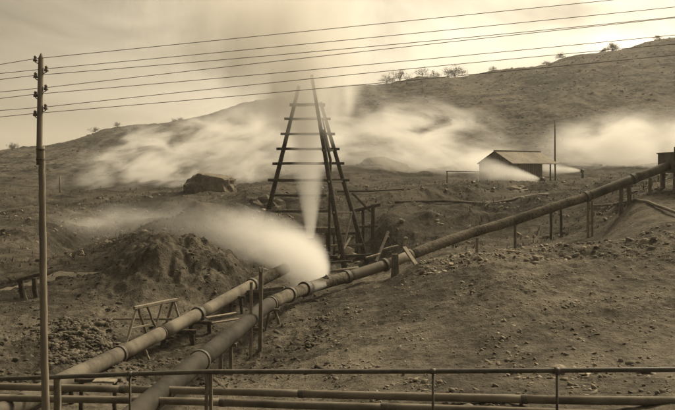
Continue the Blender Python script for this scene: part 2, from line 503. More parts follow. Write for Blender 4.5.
def shard(src, seed):
    """angular broken stone: a lump cut by several flat planes"""
    rs = np.random.RandomState(seed); p = src[0].copy()
    for _ in range(7):
        d = rs.normal(size=3); d /= np.linalg.norm(d); k = rs.uniform(0.22, 0.6)
        t = p @ d; p = p - np.maximum(t - k, 0)[:, None] * d
    return p * rs.uniform(0.9, 1.7, 3)
def stones(name, items, mat, label, protos=24, src=ICO1):
    """many loose stones as one mass"""
    shapes = [shard(src, 100 + i) for i in range(protos)]
    f0 = np.array(src[1]); nv = len(src[0])
    V, Fc = [], []
    for i, (x, y, z, s) in enumerate(items):
        p = shapes[i % protos]
        a = random.uniform(0, 6.28); c, sn = math.cos(a), math.sin(a)
        q = np.stack([(p[:, 0] * c - p[:, 1] * sn) * random.uniform(0.8, 1.5), p[:, 0] * sn + p[:, 1] * c, p[:, 2] * random.uniform(0.5, 0.95)], -1) * s
        tl = random.uniform(-0.4, 0.4); q[:, 2] += q[:, 0] * tl
        V.append(q + np.array((x, y, z))); Fc.append(f0 + i * nv)
    V = np.concatenate(V); Fc = np.concatenate(Fc)
    me = bpy.data.meshes.new(name)
    me.from_pydata([], [], [])
    me.vertices.add(len(V)); me.vertices.foreach_set('co', V.ravel())
    nf = len(Fc); me.loops.add(nf * 3); me.polygons.add(nf)
    me.loops.foreach_set('vertex_index', Fc.ravel())
    me.polygons.foreach_set('loop_start', np.arange(0, nf * 3, 3)); me.polygons.foreach_set('loop_total', np.full(nf, 3))
    me.update(); me.materials.append(M[mat])
    o = bpy.data.objects.new(name, me); COL.objects.link(o)
    return tag(o, label, kind='stuff')

def scatter(n, px0, px1, Y0, Y1, smin, smax, keep=None, power=3.0):
    xs, ys, ss = [], [], []
    while len(xs) < n:
        u = random.random(); Y = math.exp(math.log(Y0) + u * (math.log(Y1) - math.log(Y0)))
        px = random.uniform(px0, px1)
        if keep and random.random() > keep(px, Y): continue
        xs.append((px - CX) / F * Y); ys.append(Y); ss.append(smin + (smax - smin) * random.random() ** power)
    z = ground_z(xs, ys)
    return [(x, y, zz + s * 0.1, s) for x, y, zz, s in zip(xs, ys, z, ss)]

clump = lambda px, Y: 0.15 + 0.85 * max(0, float(perlin(np.array([px / 60.0]), np.array([Y / 2.5]))[0]) * 2.2 + 0.2)
stones('scattered_stones', scatter(8000, 320, 740, 16.5, 36.5, 0.010, 0.085, clump, 7), 'stone', 'small pale stones scattered over the bare bank on the right')
stones('bank_crest_rubble', scatter(1300, 420, 720, 32.0, 37.0, 0.02, 0.15, None, 4), 'stone', 'broken stones along the crest of the right bank under the pipe')
stones('rubble_heap', scatter(3400, 34, 118, 25.8, 31.5, 0.02, 0.15, lambda px, Y: 1.0 - abs(px - 78) / 42, 3.5) , 'rubble', 'heap of broken rock left of the sawhorse trestle')
stones('earth_clods', scatter(9000, -40, 330, 22.0, 46.0, 0.012, 0.11, clump, 7), 'clod', 'dark clods of earth strewn over the pit and mounds')
stones('middle_ground_stones', scatter(5000, -40, 720, 46.0, 84.0, 0.025, 0.22, clump, 6), 'stone', 'stones and clods strewn over the middle ground')
stones('hillside_rocks', scatter(260, 480, 640, 200.0, 285.0, 0.2, 0.7, clump, 4), 'stone', 'pale rock outcrops dotting the far right hillside')

def boulder(name, px, py, Y, rx, ry, rz, seed, label, cat, mat='rock', src=ICO4, group=None, rough=0.35, cuts=7):
    p, f = rock_shape(src, seed, rough, cuts)
    p = p * np.array((rx, ry, rz))
    c = P(px, py, Y)
    me = bpy.data.meshes.new(name); me.from_pydata([tuple(x) for x in p], [], f)
    me.materials.append(M[mat]); me.update()
    o = bpy.data.objects.new(name, me); COL.objects.link(o)
    o.location = (c[0], c[1], c[2])
    return tag(o, label, cat, group)
boulder('rock_outcrop', 211, 190.5, 81, 2.6, 2.2, 1.95, 5, 'craggy pale rock outcrop on the ridge left of the derrick', 'rock', 'crag', rough=.32, cuts=3)
boulder('rock_outcrop', 262, 218, 59.5, 2.2, 1.6, 1.5, 11, 'dark rock lump beside the left leg of the derrick', 'rock', 'clod', rough=.5, cuts=2)
boulder('rock_outcrop', 448, 191, 69.5, 2.4, 1.8, 0.75, 17, 'low flat-topped rock ledge left of the shed', 'rock')
boulder('rock_outcrop', 508, 194, 69, 2.6, 1.5, 0.7, 31, 'low rubbly hummock in front of the shed gable', 'rock')
boulder('rock_outcrop', 157, 243, 41.3, 0.95, 0.8, 0.42, 37, 'dark crag on top of the earth mound', 'rock')
boulder('rock_outcrop', 107, 246, 49, 0.5, 0.5, 0.5, 43, 'small upright rock on the ridge left of the mound', 'rock', src=ICO3)
boulder('rock_outcrop', 213, 289, 35.7, 0.42, 0.35, 0.22, 47, 'pale stone block at the foot of the mound', 'rock', src=ICO3)
boulder('rock_outcrop', 380, 172, 117, 5.0, 3.0, 1.9, 53, 'hummock rising through the steam right of the derrick', 'rock')
for i, (px, Y, s) in enumerate(((434, 33.2, .13), (452, 33.6, .16), (478, 33.5, .12), (512, 33.6, .15), (537, 33.4, .17), (561, 33.9, .14), (583, 34.1, .16), (610, 34.4, .15), (646, 34.2, .17), (478, 19.6, .14), (515, 19.2, .13), (560, 19.0, .15), (585, 18.8, .13), (646, 18.7, .15))):
    g = on_ground(px, Y, s * 0.25)
    p, f = shard(ICO2, 200 + i), ICO2[1]
    p = p * np.array((s * 1.3, s, s * 0.7))
    me = bpy.data.meshes.new('stone'); me.from_pydata([tuple(x) for x in p], [], f); me.materials.append(M['pale_stone']); me.update()
    o = bpy.data.objects.new('stone', me); COL.objects.link(o); o.location = tuple(g); o.rotation_euler = (random.uniform(-.3, .3), random.uniform(-.3, .3), random.uniform(0, 6))
    tag(o, ('leftmost pale stone on the bank crest, right of the leaning plank', 'second pale stone from the leaning plank on the bank crest', 'pale stone on the bank crest below the short pale post', 'pale stone on the bank crest below the thin post', 'pale stone on the bank crest left of the two dark posts', 'pale stone on the bank crest below the right dark post', 'pale stone on the bank crest just left of the paired tall posts', 'pale stone on the bank crest just right of the paired tall posts', 'rightmost pale stone on the bank crest', 'left one of two pale stones beyond the railing between its thin right posts', 'right one of two pale stones beyond the railing between its thin right posts', 'pale stone just beyond the rightmost railing post in view', 'second pale stone right of the rightmost railing post in view', 'pale stone beyond the railing nearest the right edge')[i], 'stone', 'pale stones on the right bank')

# trodden path on the left
def path(pts, width, name, label):
    mb = MB(); prev = None
    dense = []
    for (a, b) in zip(pts[:-1], pts[1:]):
        for k in range(10): dense.append(np.array(a) + (np.array(b) - np.array(a)) * k / 10)
    dense.append(np.array(pts[-1]))
    W3 = [np.array(((px - CX) / F * Y, Y)) for px, Y in dense]
    for i, p in enumerate(W3):
        d = W3[min(i + 1, len(W3) - 1)] - W3[max(i - 1, 0)]; d /= np.linalg.norm(d); n = np.array((-d[1], d[0]))
        w = width * random.uniform(0.8, 1.15)
        row = []
        zc = gz(*p)
        for k in range(5):
            q = p + n * w * (k / 4 - 0.5)
            row.append((q[0], q[1], max(gz(*q), zc - 0.05) + 0.035 - (0.12 if k in (0, 4) else 0)))
        b = len(mb.v); mb.v += row
        if i:
            for k in range(4): mb.f.append((b - 5 + k, b - 4 + k, b + k + 1, b + k))
    o = mb.build(name, 'path', smooth=True)
    return tag(o, label, kind='structure')
path([(-60, 36.5), (0, 38), (50, 40), (108, 42)], 0.9, 'path', 'pale trodden path along the foot of the left slope')

# ------------------------------------------------------------------ telegraph pole and wires
PD = 16.5
pole_pts = [(46.2, 455), (45.6, 410), (43.6, 300), (42.3, 200), (41.6, 146)]
base = P(46.2, 455, PD); base[2] = gz(base[0], base[1]) - 0.05
tp = thing('telegraph_pole', 'tall thin wooden telegraph pole with insulators on the far left', 'pole', base)
W = [P(x, y, PD) for x, y in pole_pts]; W[0] = base
n_ = 34
pts, rad = [], []
for i in range(n_ + 1):
    t = i / n_ * (len(W) - 1); k = min(int(t), len(W) - 2); p = W[k] + (W[k + 1] - W[k]) * (t - k)
    pts.append(p + np.array((random.uniform(-1, 1), random.uniform(-1, 1), 0)) * 0.006); rad.append(0.082 - 0.018 * i / n_ + random.uniform(-.003, .003))
MB().ring_tube(pts, rad, 10, jitter=0.03).build('lower_shaft', 'pole', tp, True, base)
W2 = [P(39.3, 165, PD - .02), P(39.5, 148, PD - .02), P(40.1, 100, PD - .02), P(41, 58, PD - .02), P(41.2, 53, PD - .02)]
MB().ring_tube(W2, [0.058, 0.062, 0.058, 0.054, 0.012], 10, jitter=0.03).build('upper_shaft', 'pole', tp, True, base)
for yy in (150, 160):
    MB().ring_tube([P(40.6, yy, PD - .01), P(40.6, yy - 1.2, PD - .01)], 0.095, 12).build('iron_band', 'collar', tp, False, base)
INS = [(35.3, 58.7), (46.3, 68.8), (35.6, 75.3), (45.9, 87.6), (35.6, 94.2), (45.6, 107), (35.2, 113.4)]
for (x, y) in INS:
    side = -1 if x < 40 else 1
    cx_ = 40.5
    br = MB().ring_tube([P(cx_, y + 4.0, PD), P(cx_ + side * 3.2, y + 4.6, PD), P(x, y + 3.4, PD), P(x, y - 1.0, PD)], 0.012, 6).build('bracket', 'collar', tp, True, base)
    c = P(x, y, PD); c[2] += 0.0
    prof = [(-0.055, 0.045), (-0.03, 0.047), (0.0, 0.036), (0.012, 0.026), (0.024, 0.034), (0.05, 0.032), (0.065, 0.012)]
    MB().ring_tube([c + np.array((0, 0, h)) for h, _ in prof], [r for _, r in prof], 12).build('insulator', 'porcelain', br, True, base)
LEFT = [(0, 64.5), (0, 73.5), (0, 79.5), (0, 92), (0, 98.5), (0, 110.5), (0, 117)]
MID = [(225, 39.5), (225, 51.8), (225, 59.5), (225, 67), (225, 77.6), (225, 87.6), (225, 97)]
RIGHT = [(612, 0), (675, 7), (675, 17), (675, 17.8), (675, 35), (675, 44), (675, 55)]
ordn = ['topmost overhead wire, running clear of the pole top', 'second overhead wire from the top', 'third overhead wire from the top', 'fourth overhead wire from the top', 'fifth overhead wire from the top', 'sixth overhead wire from the top', 'lowest overhead wire, running just over the derrick']
for i, (x, y) in enumerate(INS):
    side = -1 if x < 40 else 1
    A = P(x + side * 1.0, y - 0.3, PD - 0.03)
    l, m_, r = LEFT[i], MID[i], RIGHT[i]
    q = np.polyfit([x, m_[0], r[0]], [y, m_[1], r[1]], 2)
    pts = []
    for k in range(16):
        t = k / 15; px = x + (-620 - x) * (1 - t)
        py = y + (l[1] - y) * ((x - px) / x) ** 0.97 if px < x else y
        pts.append(P(px, py, PD - 0.03 + 0.004 * (x - px)))
    for k in range(1, 31):
        px = x + (1150 - x) * k / 30
        pts.append(P(px, np.polyval(q, px), PD - 0.03 - 0.0012 * (px - x)))
    MB().ring_tube(pts, 0.0065, 6).build('overhead_wire', 'wire', None, True)
    o = bpy.context.scene.objects[-1] if False else COL.objects[-1]
    tag(o, ordn[i] + ' beside the left pole' if i == 0 else ordn[i], 'wire', 'overhead wires')

# ------------------------------------------------------------------ railing and the two low pipes
RL = [(-90, 381, 17.3), (0, 379, 17.0), (57, 377, 16.85), (130, 374, 16.7), (209, 371.8, 16.5), (433, 371.2, 15.7), (557, 370.4, 15.3), (675, 369.5, 15.0), (800, 368.5, 14.7)]
rw = [P(*r) for r in RL]
rb = np.array((rw[4][0], rw[4][1], gz(rw[4][0], rw[4][1])))
rl = thing('pipe_railing', 'low iron pipe railing across the foreground', 'railing', rb)
MB().ring_tube(rw, 0.048, 14).build('top_rail', 'rail', rl, True, rb)
for i, (px, kind) in enumerate(((-60, 'i'), (57, 'w'), (130, 'i'), (209, 'd'), (433, 'i'), (557, 'i'), (730, 'i'))):
    Y = float(np.interp(px, [r[0] for r in RL], [r[2] for r in RL])); py = float(np.interp(px, [r[0] for r in RL], [r[1] for r in RL]))
    t = P(px, py, Y); g = gz(t[0], t[1]) - 0.15
    mb = MB()
    if kind == 'i': mb.ring_tube([(t[0], t[1], g), (t[0], t[1], t[2] - 0.03)], 0.026, 10)
    elif kind == 'w': mb.timber((t[0], t[1] + .02, g), (t[0], t[1] + .02, t[2] - 0.04), 0.13, 0.12)
    else: mb.timber((t[0] - .045, t[1], g), (t[0] - .045, t[1], t[2] - 0.04), 0.07, 0.07); mb.timber((t[0] + .045, t[1] + .02, g), (t[0] + .045, t[1] + .02, t[2] - 0.04), 0.07, 0.07)
    mb.build('post', 'rail' if kind == 'i' else 'wood', rl, kind == 'i', rb)
    if kind == 'i':
        MB().ring_tube([t + np.array((-.05, 0, 0)), t + np.array((.05, 0, 0))], 0.058, 12).build('tee_joint', 'rail', rl, True, rb)

def pipe_run(name, label, pts, r, mats, collars, group=None, open_end=False, sides=24, wob=0.0, sub=6, rough=0.0, sect=None):
    """a pipeline: sections between collars are parts, collars are parts"""
    W = [P(*p) for p in pts]
    o3 = W[0]
    root = thing(name, label, 'pipe', o3, group)
    # resample with Catmull-Rom
    def cat(t):
        k = min(int(t), len(W) - 2); u = t - k
        p0, p1, p2, p3 = W[max(k - 1, 0)], W[k], W[k + 1], W[min(k + 2, len(W) - 1)]
        return 0.5 * ((2 * p1) + (-p0 + p2) * u + (2 * p0 - 5 * p1 + 4 * p2 - p3) * u * u + (-p0 + 3 * p1 - 3 * p2 + p3) * u ** 3)
    cuts = sorted(set([0.0, float(len(W) - 1)] + [c for c, _ in collars]))
    for j, (a, b) in enumerate(zip(cuts[:-1], cuts[1:])):
        steps = max(2, int((b - a) * sub))
        pp = [cat(a + (b - a) * k / steps) + np.random.RandomState(j * 50 + k).normal(size=3) * wob for k in range(steps + 1)]
        rr = (sect[j][1] if sect else r)
        mt = sect[j][0] if sect else mats
        jit = 0.05 if mt == 'lagging' else rough
        MB().ring_tube(pp, [rr * (1 + random.uniform(-jit, jit)) for _ in pp], sides, jitter=jit * 0.5).build('pipe_section', mt, root, True, o3)
    for (c, kw) in collars:
        p = cat(c); d = cat(min(c + .02, len(W) - 1)) - cat(max(c - .02, 0)); d /= np.linalg.norm(d)
        L = kw.get('len', 0.05); rc = kw.get('r', r * 1.18)
        MB().ring_tube([p - d * L, p - d * L * .98, p + d * L * .98, p + d * L], [rc * .96, rc, rc, rc * .96], sides).build('collar', kw.get('mat', 'collar'), root, False, o3)
    return root, cat

pipe_run('low_steam_pipe', 'upper of the two thin pipes behind the railing', [(-90, 384.5, 20.8), (0, 386.5, 20.0), (205, 391, 18.8), (312, 394, 18.1), (433, 397, 17.3), (563, 399.9, 16.4), (675, 401.3, 15.8), (800, 403, 15.2)], 0.088, 'pipe_pale', [(1.6, {'len': .06, 'r': .1}), (2.9, {'len': .06, 'r': .1}), (4.7, {'len': .06, 'r': .1})], 'thin pipes behind the railing')
pipe_run('low_steam_pipe', 'lower of the two thin pipes along the bottom edge', [(-90, 396, 19.6), (0, 398, 19.2), (170, 401, 18.3), (312, 405.5, 17.4), (433, 408.5, 16.7), (563, 413, 15.8), (675, 417, 15.2), (800, 421, 14.7)], 0.084, 'pipe_pale', [(2.35, {'len': .06, 'r': .095}), (3.6, {'len': .08, 'r': .1})], 'thin pipes behind the railing')

# ------------------------------------------------------------------ the two big pipelines
A_PTS = [(-60, 440, 16.9), (10, 409, 19.3), (60, 382.5, 22.4), (118, 355, 26.5), (195, 316, 31.0), (252, 285, 35.5), (283, 269.5, 38.6)]
ra, catA = pipe_run('big_steam_pipe', 'shorter big iron pipe on the left, ending open at the mound', A_PTS, 0.25, 'pipe',
    [(3.02, {'len': .06, 'r': .30}), (3.55, {'len': .02, 'r': .262, 'mat': 'pipe'}), (4.05, {'len': .09, 'r': .31}), (5.0, {'len': .09, 'r': .31})],
    sect=[('pipe', .255), ('pipe_pale', .245), ('pipe_pale', .25), ('pipe_pale', .25), ('lagging', .26)], sub=8)
e0, e1 = catA(5.93), catA(6.0)
d = (e1 - e0) / np.linalg.norm(e1 - e0)
MB().hollow(e1 - d * .05, e1 + d * .25, .265, .22).build('open_end', 'collar', ra, True, P(*A_PTS[0]))
B_PTS = [(110, 436, 16.4), (155, 398, 18.7), (200, 360.5, 21.6), (240, 328, 25.2), (270, 304, 29.5), (305, 289, 34.3), (345, 277.5, 36.5), (385, 265, 38.0), (430, 247.5, 39.8), (470, 233.5, 41.2), (515, 220, 42.3), (560, 205, 43.2), (590, 195.5, 43.8), (625, 182, 44.4), (668, 166, 45.0)]
rb2, catB = pipe_run('long_steam_pipe', 'long big pipe running from the foreground up to the right edge', B_PTS, 0.26, 'pipe',
    [(2.0, {'len': .05, 'r': .30}), (4.0, {'len': .05, 'r': .29}), (4.55, {'len': .12, 'r': .32}), (5.0, {'len': .15, 'r': .33}), (6.05, {'len': .1, 'r': .31}), (7.0, {'len': .07, 'r': .32}), (7.55, {'len': .06, 'r': .3, 'mat': 'pipe_pale'}), (11.9, {'len': .1, 'r': .30}), (13.2, {'len': .1, 'r': .30})],
    sect=[('pipe_dark', .27), ('pipe_dark', .255), ('lagging', .25), ('lagging', .255), ('lagging', .26), ('pipe', .25), ('pipe_pale', .24), ('lagging', .255), ('pipe', .25), ('pipe', .25)], sub=7)

# valve pipe that lets out the near jet
NOZ = P(325, 275.5, 35.6)
nz = thing('blow_off_pipe', 'short bent blow-off pipe on the long pipe where the near steam jets out', 'pipe', catB(5.45))
q0 = catB(5.45)
MB().ring_tube([q0, q0 + np.array((0, 0, .22)), NOZ + np.array((.12, 0.0, -.06)), NOZ + np.array((.02, .02, -.02))], [.09, .09, .085, .08], 14).build('nozzle', 'collar', nz, True, q0)
MB().ring_tube([q0 + np.array((0, 0, .2)), q0 + np.array((0, 0, .25))], [.13, .13], 14).build('collar', 'collar', nz, False, q0)

# thin line along the ground beside the derrick foot
def thin_pipe(name, label, pts, r, mat='pipe_pale', cat='pipe'):
    W = [P(*p) for p in pts]
    o = MB().ring_tube(W, r, 10).build(name, mat, None, True)
    return tag(o, label, cat)
thin_pipe('feed_pipe', 'thin pipe lying between the derrick foot and the long pipe', [(322, 272, 40.5), (345, 269.5, 41.5), (358, 267.5, 42)], .07)
def draped_pipe(name, label, pts, r, mat):
    W = []
    for (a, b) in zip(pts[:-1], pts[1:]):
        for k in range(6):
            px, Y = a[0] + (b[0] - a[0]) * k / 6, a[1] + (b[1] - a[1]) * k / 6
            W.append(on_ground(px, Y, r * 1.6))
    W.append(on_ground(*pts[-1], r * 1.6))
    Z = np.array([w[2] for w in W]); Zs = np.convolve(np.pad(Z, 3, 'edge'), np.ones(7) / 7, 'valid')
    for w, z in zip(W, np.maximum(Zs, Z - r)): w[2] = z
    tag(MB().ring_tube(W, r, 10).build(name, mat, None, True), label, 'pipe')
draped_pipe('ground_pipe', 'thin pipe lying along the terrace below the shed', [(395, 61), (430, 60), (470, 60), (512, 61.5), (548, 64)], .11, 'pipe')
draped_pipe('ground_pipe', 'thin pipe running down the slope at the right edge', [(592, 52), (615, 48.5), (640, 43.2), (690, 37)], .08, 'pipe_pale')
thin_pipe('ground_pipe', 'level thin pipe just right of the derrick top frame', [(337, 191.5, 66), (370, 191, 66.5), (404, 189, 67)], .08, 'wood_dark')
thin_pipe('feed_pipe', 'pale bent pipe coming down in front of the shed', [(536, 183, 80), (547, 184, 79), (562, 196, 74)], .13, 'pipe_pale')

# ------------------------------------------------------------------ timber supports
def trestle(label, px, Y, py_top, half_w=0.28, w=0.11, mat='wood', spread=0.0, cap=True, name='pipe_support', lean=0.0, legs=2, ground=None, top_drop=0.0):
    t = P(px, py_top, Y)
    g = gz(t[0], t[1])
    base = np.array((t[0], t[1], g))
    r = thing(name, label, 'support', base)
    for s in ((-1, 1) if legs == 2 else (0,)):
        xb = t[0] + s * (half_w + spread); xt = t[0] + s * half_w + lean
        gg = gz(xb, t[1]) - 0.12
        MB().timber((xb, t[1] + s * .01, gg), (xt, t[1] + s * .01, t[2]), w, w, 5).build('leg', mat, r, False, base)
    if cap:
        MB().timber((t[0] - half_w - .18 + lean, t[1], t[2] + w * .3), (t[0] + half_w + .18 + lean, t[1], t[2] + w * .3 + .01), w * .95, w * .9, 4).build('cap_beam', mat, r, False, base)
    return r
trestle('pair of tall pale posts carrying the long pipe on the right', 590, 43.9, 200.5, .1, .13, 'wood_pale', .02, False)
trestle('thin post under the long pipe above the bank crest', 515, 42.3, 225, 0, .14, 'wood', 0, False, legs=1)
trestle('short pale post under the long pipe left of the thin post', 477, 41.3, 238, 0, .12, 'wood_pale', 0, False, legs=1)
trestle('dark left one of two close posts behind the long pipe', 551, 46.0, 203, 0, .13, 'wood_dark', 0, False, legs=1)
trestle('dark right one of two close posts behind the long pipe', 561, 46.0, 200, 0, .13, 'wood_dark', 0, False, legs=1)
trestle('short block support under the upper end of the long pipe', 625, 44.4, 187, .22, .2, 'wood', .02, True)
trestle('post under the highest stretch of pipe by the tank', 650, 44.7, 178, 0, .16, 'wood', 0, False, legs=1)
trestle('thick dark post beside the collar of the long pipe', 395, 37.0, 254, .06, .2, 'wood', .03, False)
trestle('A-shaped timber support under the lagged bend', 272, 29.2, 311, .1, .1, 'wood', .2, True)
trestle('timber frame under the long pipe behind the railing post', 226, 24.0, 346, .14, .11, 'wood', .02, True)
trestle('dark timber frame under the left pipe beside the sawhorse', 178, 29.9, 333, .5, .17, 'wood_dark', .06, True)
trestle('dark timber frame between the two big pipes', 200, 31.0, 324, .35, .15, 'wood_dark', .04, True)
trestle('low timber frame under the left pipe near the pole', 98, 20.6, 381.5, .42, .1, 'wood_dark', .02, True)
trestle('stub post below the left pipe near the pole', 72, 21.6, 388, 0, .13, 'wood_dark', 0, False, legs=1)
trestle('timber frame under the upper end of the left pipe', 236, 33.8, 298, .2, .12, 'wood_dark', .04, True)

trestle('pale A-shaped strut under the left pipe in front of the sawhorse', 143, 27.9, 349, .06, .075, 'wood_pale', .26, False)
# two tall posts beside the pipes
for (px, pt, Y, w, lab, top) in ((251, 282, 26.3, .10, 'shorter pale one of two upright posts between the big pipes', 0), (261, 268.5, 26.5, .13, 'taller upright post with notched top between the big pipes', 1)):
    t = P(px, pt, Y); g = gz(t[0], t[1]) - .15
    if top:
        base = np.array((t[0], t[1], g))
        r = thing('upright_post', lab, 'post', base)
        MB().timber((t[0] - .02, t[1], g), (t[0], t[1], t[2] - .1), w, w, 6).build('shaft', 'wood', r, False, base)
        for s in (-1, 1): MB().timber((t[0] + s * .045, t[1], t[2] - .11), (t[0] + s * .05, t[1], t[2] + .03), .04, w * .9, 2, .002).build('prong', 'wood', r, False, base)
        MB().timber((t[0] - .42, t[1] + .08, P(0, 330, Y)[2]), (t[0] + .1, t[1] + .08, P(0, 330, Y)[2] + .02), .05, .1, 3).build('cross_tie', 'wood', r, False, base)
    else:
        tag(MB().timber((t[0], t[1], g), (t[0], t[1], t[2]), w, w, 6).build('upright_post', 'wood_pale'), lab, 'post')
# leaning plank and loose boards
def plank(label, a, b, w, t, mat='wood', name='plank'):
    o = MB().timber(a, b, w, t, 4, .006).build(name, mat); return tag(o, label, 'plank')
plank('stout plank leaning against the long pipe near its collar', P(404, 247, 37.0), P(421, 272, 36.2), .26, .08, 'wood_pale')
plank('long board lying across behind the left pipe', P(205, 291, 36.6), P(243, 288.5, 37.2), .07, .16, 'wood')
plank('board bridging from the left pipe end to the lagged bend', P(243, 292.5, 34.6), P(284, 287.5, 33.8), .08, .13, 'wood')
plank('pale short board lying between the two big pipes', P(206, 318, 30.2), P(236, 313, 31.0), .18, .06, 'wood_pale')
plank('second pale board lying between the two big pipes', P(212, 323, 29.0), P(243, 318.5, 29.6), .14, .05, 'wood_pale')
plank('thin level pole behind the sawhorse', P(113, 319, 31.0), P(172, 319, 31.0), .06, .08, 'wood_pale')
plank('pale plank on top of the low timber frame', P(94, 380.6, 20.3), P(116, 381, 20.3), .3, .05, 'wood_pale')
plank('small brace leaning from the railing post to the pipe', P(213, 377, 18.0), P(225, 388, 18.3), .035, .05, 'wood_pale')

# sawhorse
sb = np.array((*P(152, 350, 30.4)[:2], gz(P(152, 350, 30.4)[0], 30.4)))
sh = thing('sawhorse', 'tall pale sawhorse trestle beside the left big pipe', 'trestle', sb)
T0, T1 = P(134, 308, 29.6), P(177, 299.5, 31.3)
MB().timber(T0, T1, .14, .12, 5).build('top_beam', 'wood_pale', sh, False, sb)
def foot(px, Y):
    X = (px - CX) / F * Y; return np.array((X, Y, gz(X, Y) - .05))
for (a, f_) in ((P(136.5, 309, 29.7), foot(126, 29.0)), (P(138.5, 309, 29.8), foot(147, 30.6)), (P(174, 301, 31.2), foot(184, 31.0)), (P(173, 301, 31.2), foot(166, 32.2))):
    MB().timber(a, f_, .085, .085, 4).build('leg', 'wood_pale', sh, False, sb)
MB().timber(P(147, 307, 30.1), P(155, 326, 30.4), .07, .07, 3).build('brace', 'wood', sh, False, sb)
MB().timber(P(162, 304, 30.7), P(154.5, 328, 30.5), .07, .07, 3).build('brace', 'wood_pale', sh, False, sb)
MB().timber(P(130, 329, 29.3), P(156, 323, 30.5), .06, .07, 3).build('stretcher', 'wood_pale', sh, False, sb)

# small timber frame on the left slope
fb = on_ground(28, 35.4)
tf = thing('broken_trestle', 'small dark broken trestle on the left slope behind the pole', 'trestle', fb)
for (px, pt, ln) in ((21, 280, .18), (34, 278, .05)):
    b_ = on_ground(px + 2, 35.4, -.15); t = P(px, pt, 35.4)
    MB().timber(b_, t, .2, .2, 4, .02).build('post', 'wood_dark', tf, False, fb)
MB().timber(P(17.5, 281, 35.3), P(41, 274, 35.3), .16, .16, 4, .02).build('lintel', 'wood_dark', tf, False, fb)
MB().timber(P(22, 284, 35.2), P(27, 302, 35.0), .08, .08, 3, .02).build('brace', 'wood', tf, False, fb)

# ------------------------------------------------------------------ derrick
Lb, Rb, Mb = P(261, 264, 52.0), P(368, 266, 52.6), P(345.5, 270, 49.0)
Lt, Rt, Mt = P(299, 86, 51.6), P(320.5, 102, 51.9), P(311.6, 75, 50.9)
def lerp(a, b, t): return a + (b - a) * t
for q in (Lb, Rb, Mb): q[2] = gz(q[0], q[1]) - .2
db = np.array((0.5 * (Lb[0] + Rb[0]), 51.2, gz(0, 51.2)))
dk = thing('drilling_derrick', 'tall three-legged timber derrick with crossbars over a steam well', 'derrick', db)
MB().ring_tube([Lb, lerp(Lb, Lt, .33), lerp(Lb, Lt, .66), Lt], [.17, .16, .14, .11], 10, jitter=.05).build('leg', 'wood_dark', dk, True, db)
MB().ring_tube([Mb, lerp(Mb, Mt, .33), lerp(Mb, Mt, .66), Mt], [.18, .17, .14, .10], 10, jitter=.05).build('leg', 'wood_dark', dk, True, db)
MB().ring_tube([Rb, lerp(Rb, Rt, .33), lerp(Rb, Rt, .66), Rt], [.17, .16, .14, .11], 10, jitter=.05).build('leg', 'wood_dark', dk, True, db)
MB().ring_tube([lerp(Mb, Mt, .72) + np.array((.15, .3, 0)), P(330.5, 160, 50.6), P(329.5, 215, 50.8), P(329, 262, 50.8)], [.08, .09, .09, .09], 8).build('ladder_pole', 'wood_dark', dk, True, db)
def at_py(a, b, py):
    # point on segment a-b at photo row py
    f = lambda q: HZ - q[2] / q[1] * F
    lo, hi = 0.0, 1.0
    for _ in range(50):
        mid = (lo + hi) / 2
        if f(lerp(a, b, mid)) > py: lo = mid
        else: hi = mid
    return lerp(a, b, lo)
for (py, ext, w, r_end) in ((105, .3, .2, 1), (119, .42, .16, 1), (134, .42, .16, 1), (149, .45, .17, 1), (163.5, .48, .17, 1), (180.2, .5, .18, 1), (195.3, .15, .17, 0), (211, .1, .17, 0)):
    a = at_py(Lb, Lt, py); b_ = at_py(Rb, Rt, py)
    if not r_end: b_ = lerp(a, b_, .66)
    d = (b_ - a) / np.linalg.norm(b_ - a)
    off = np.array((0, -.2, 0))
    MB().timber(a - d * ext + off, b_ + d * (ext * .8 if r_end else .3) + off, w, w, 5, .015).build('crossbar', 'wood_dark', dk, False, db)
a = at_py(Lb, Lt, 230); b_ = at_py(Rb, Rt, 230)
MB().timber(lerp(a, b_, -.06) + np.array((0, -.25, 0)), lerp(a, b_, .78) + np.array((0, -.25, 0)), .3, .42, 5, .02).build('platform_beam', 'wood', dk, False, db)
MB().timber(P(312, 258, 50.2), P(372, 255, 51.0), .16, .2, 4).build('ground_beam', 'wood_dark', dk, False, db)
MB().timber(lerp(Mb, Mt, .1) + np.array((0, .1, 0)), lerp(Rb, Rt, .34), .12, .12, 4).build('brace', 'wood_dark', dk, False, db)
MB().timber(P(322.5, 118, 51.2), P(330, 152, 51.0), .1, .1, 3).build('brace', 'wood_dark', dk, False, db)
for py in (149, 180.2, 211):
    a = at_py(Mb, Mt, py + 1.5); b_ = at_py(Rb, Rt, py + 1.5); d = (b_ - a) / np.linalg.norm(b_ - a)
    MB().timber(a - d * .35, b_ + d * .35, .13, .13, 3, .01).build('side_bar', 'wood_dark', dk, False, db)
# well head
wh = thing('well_head', 'short iron well head pipe spouting the steam column under the derrick', 'well head', np.array((*P(310.5, 240, 51.4)[:2], gz(P(310.5, 240, 51.4)[0], 51.4))))
wb = np.array(wh.location)
WN = P(310.5, 238, 51.4)
MB().ring_tube([wb - np.array((0, 0, .2)), (WN[0], WN[1], WN[2] - .05)], .2, 18).build('casing', 'collar', wh, True, wb)
MB().hollow(WN - np.array((0, 0, .12)), WN, .27, .19).build('flange', 'collar', wh, False, wb)

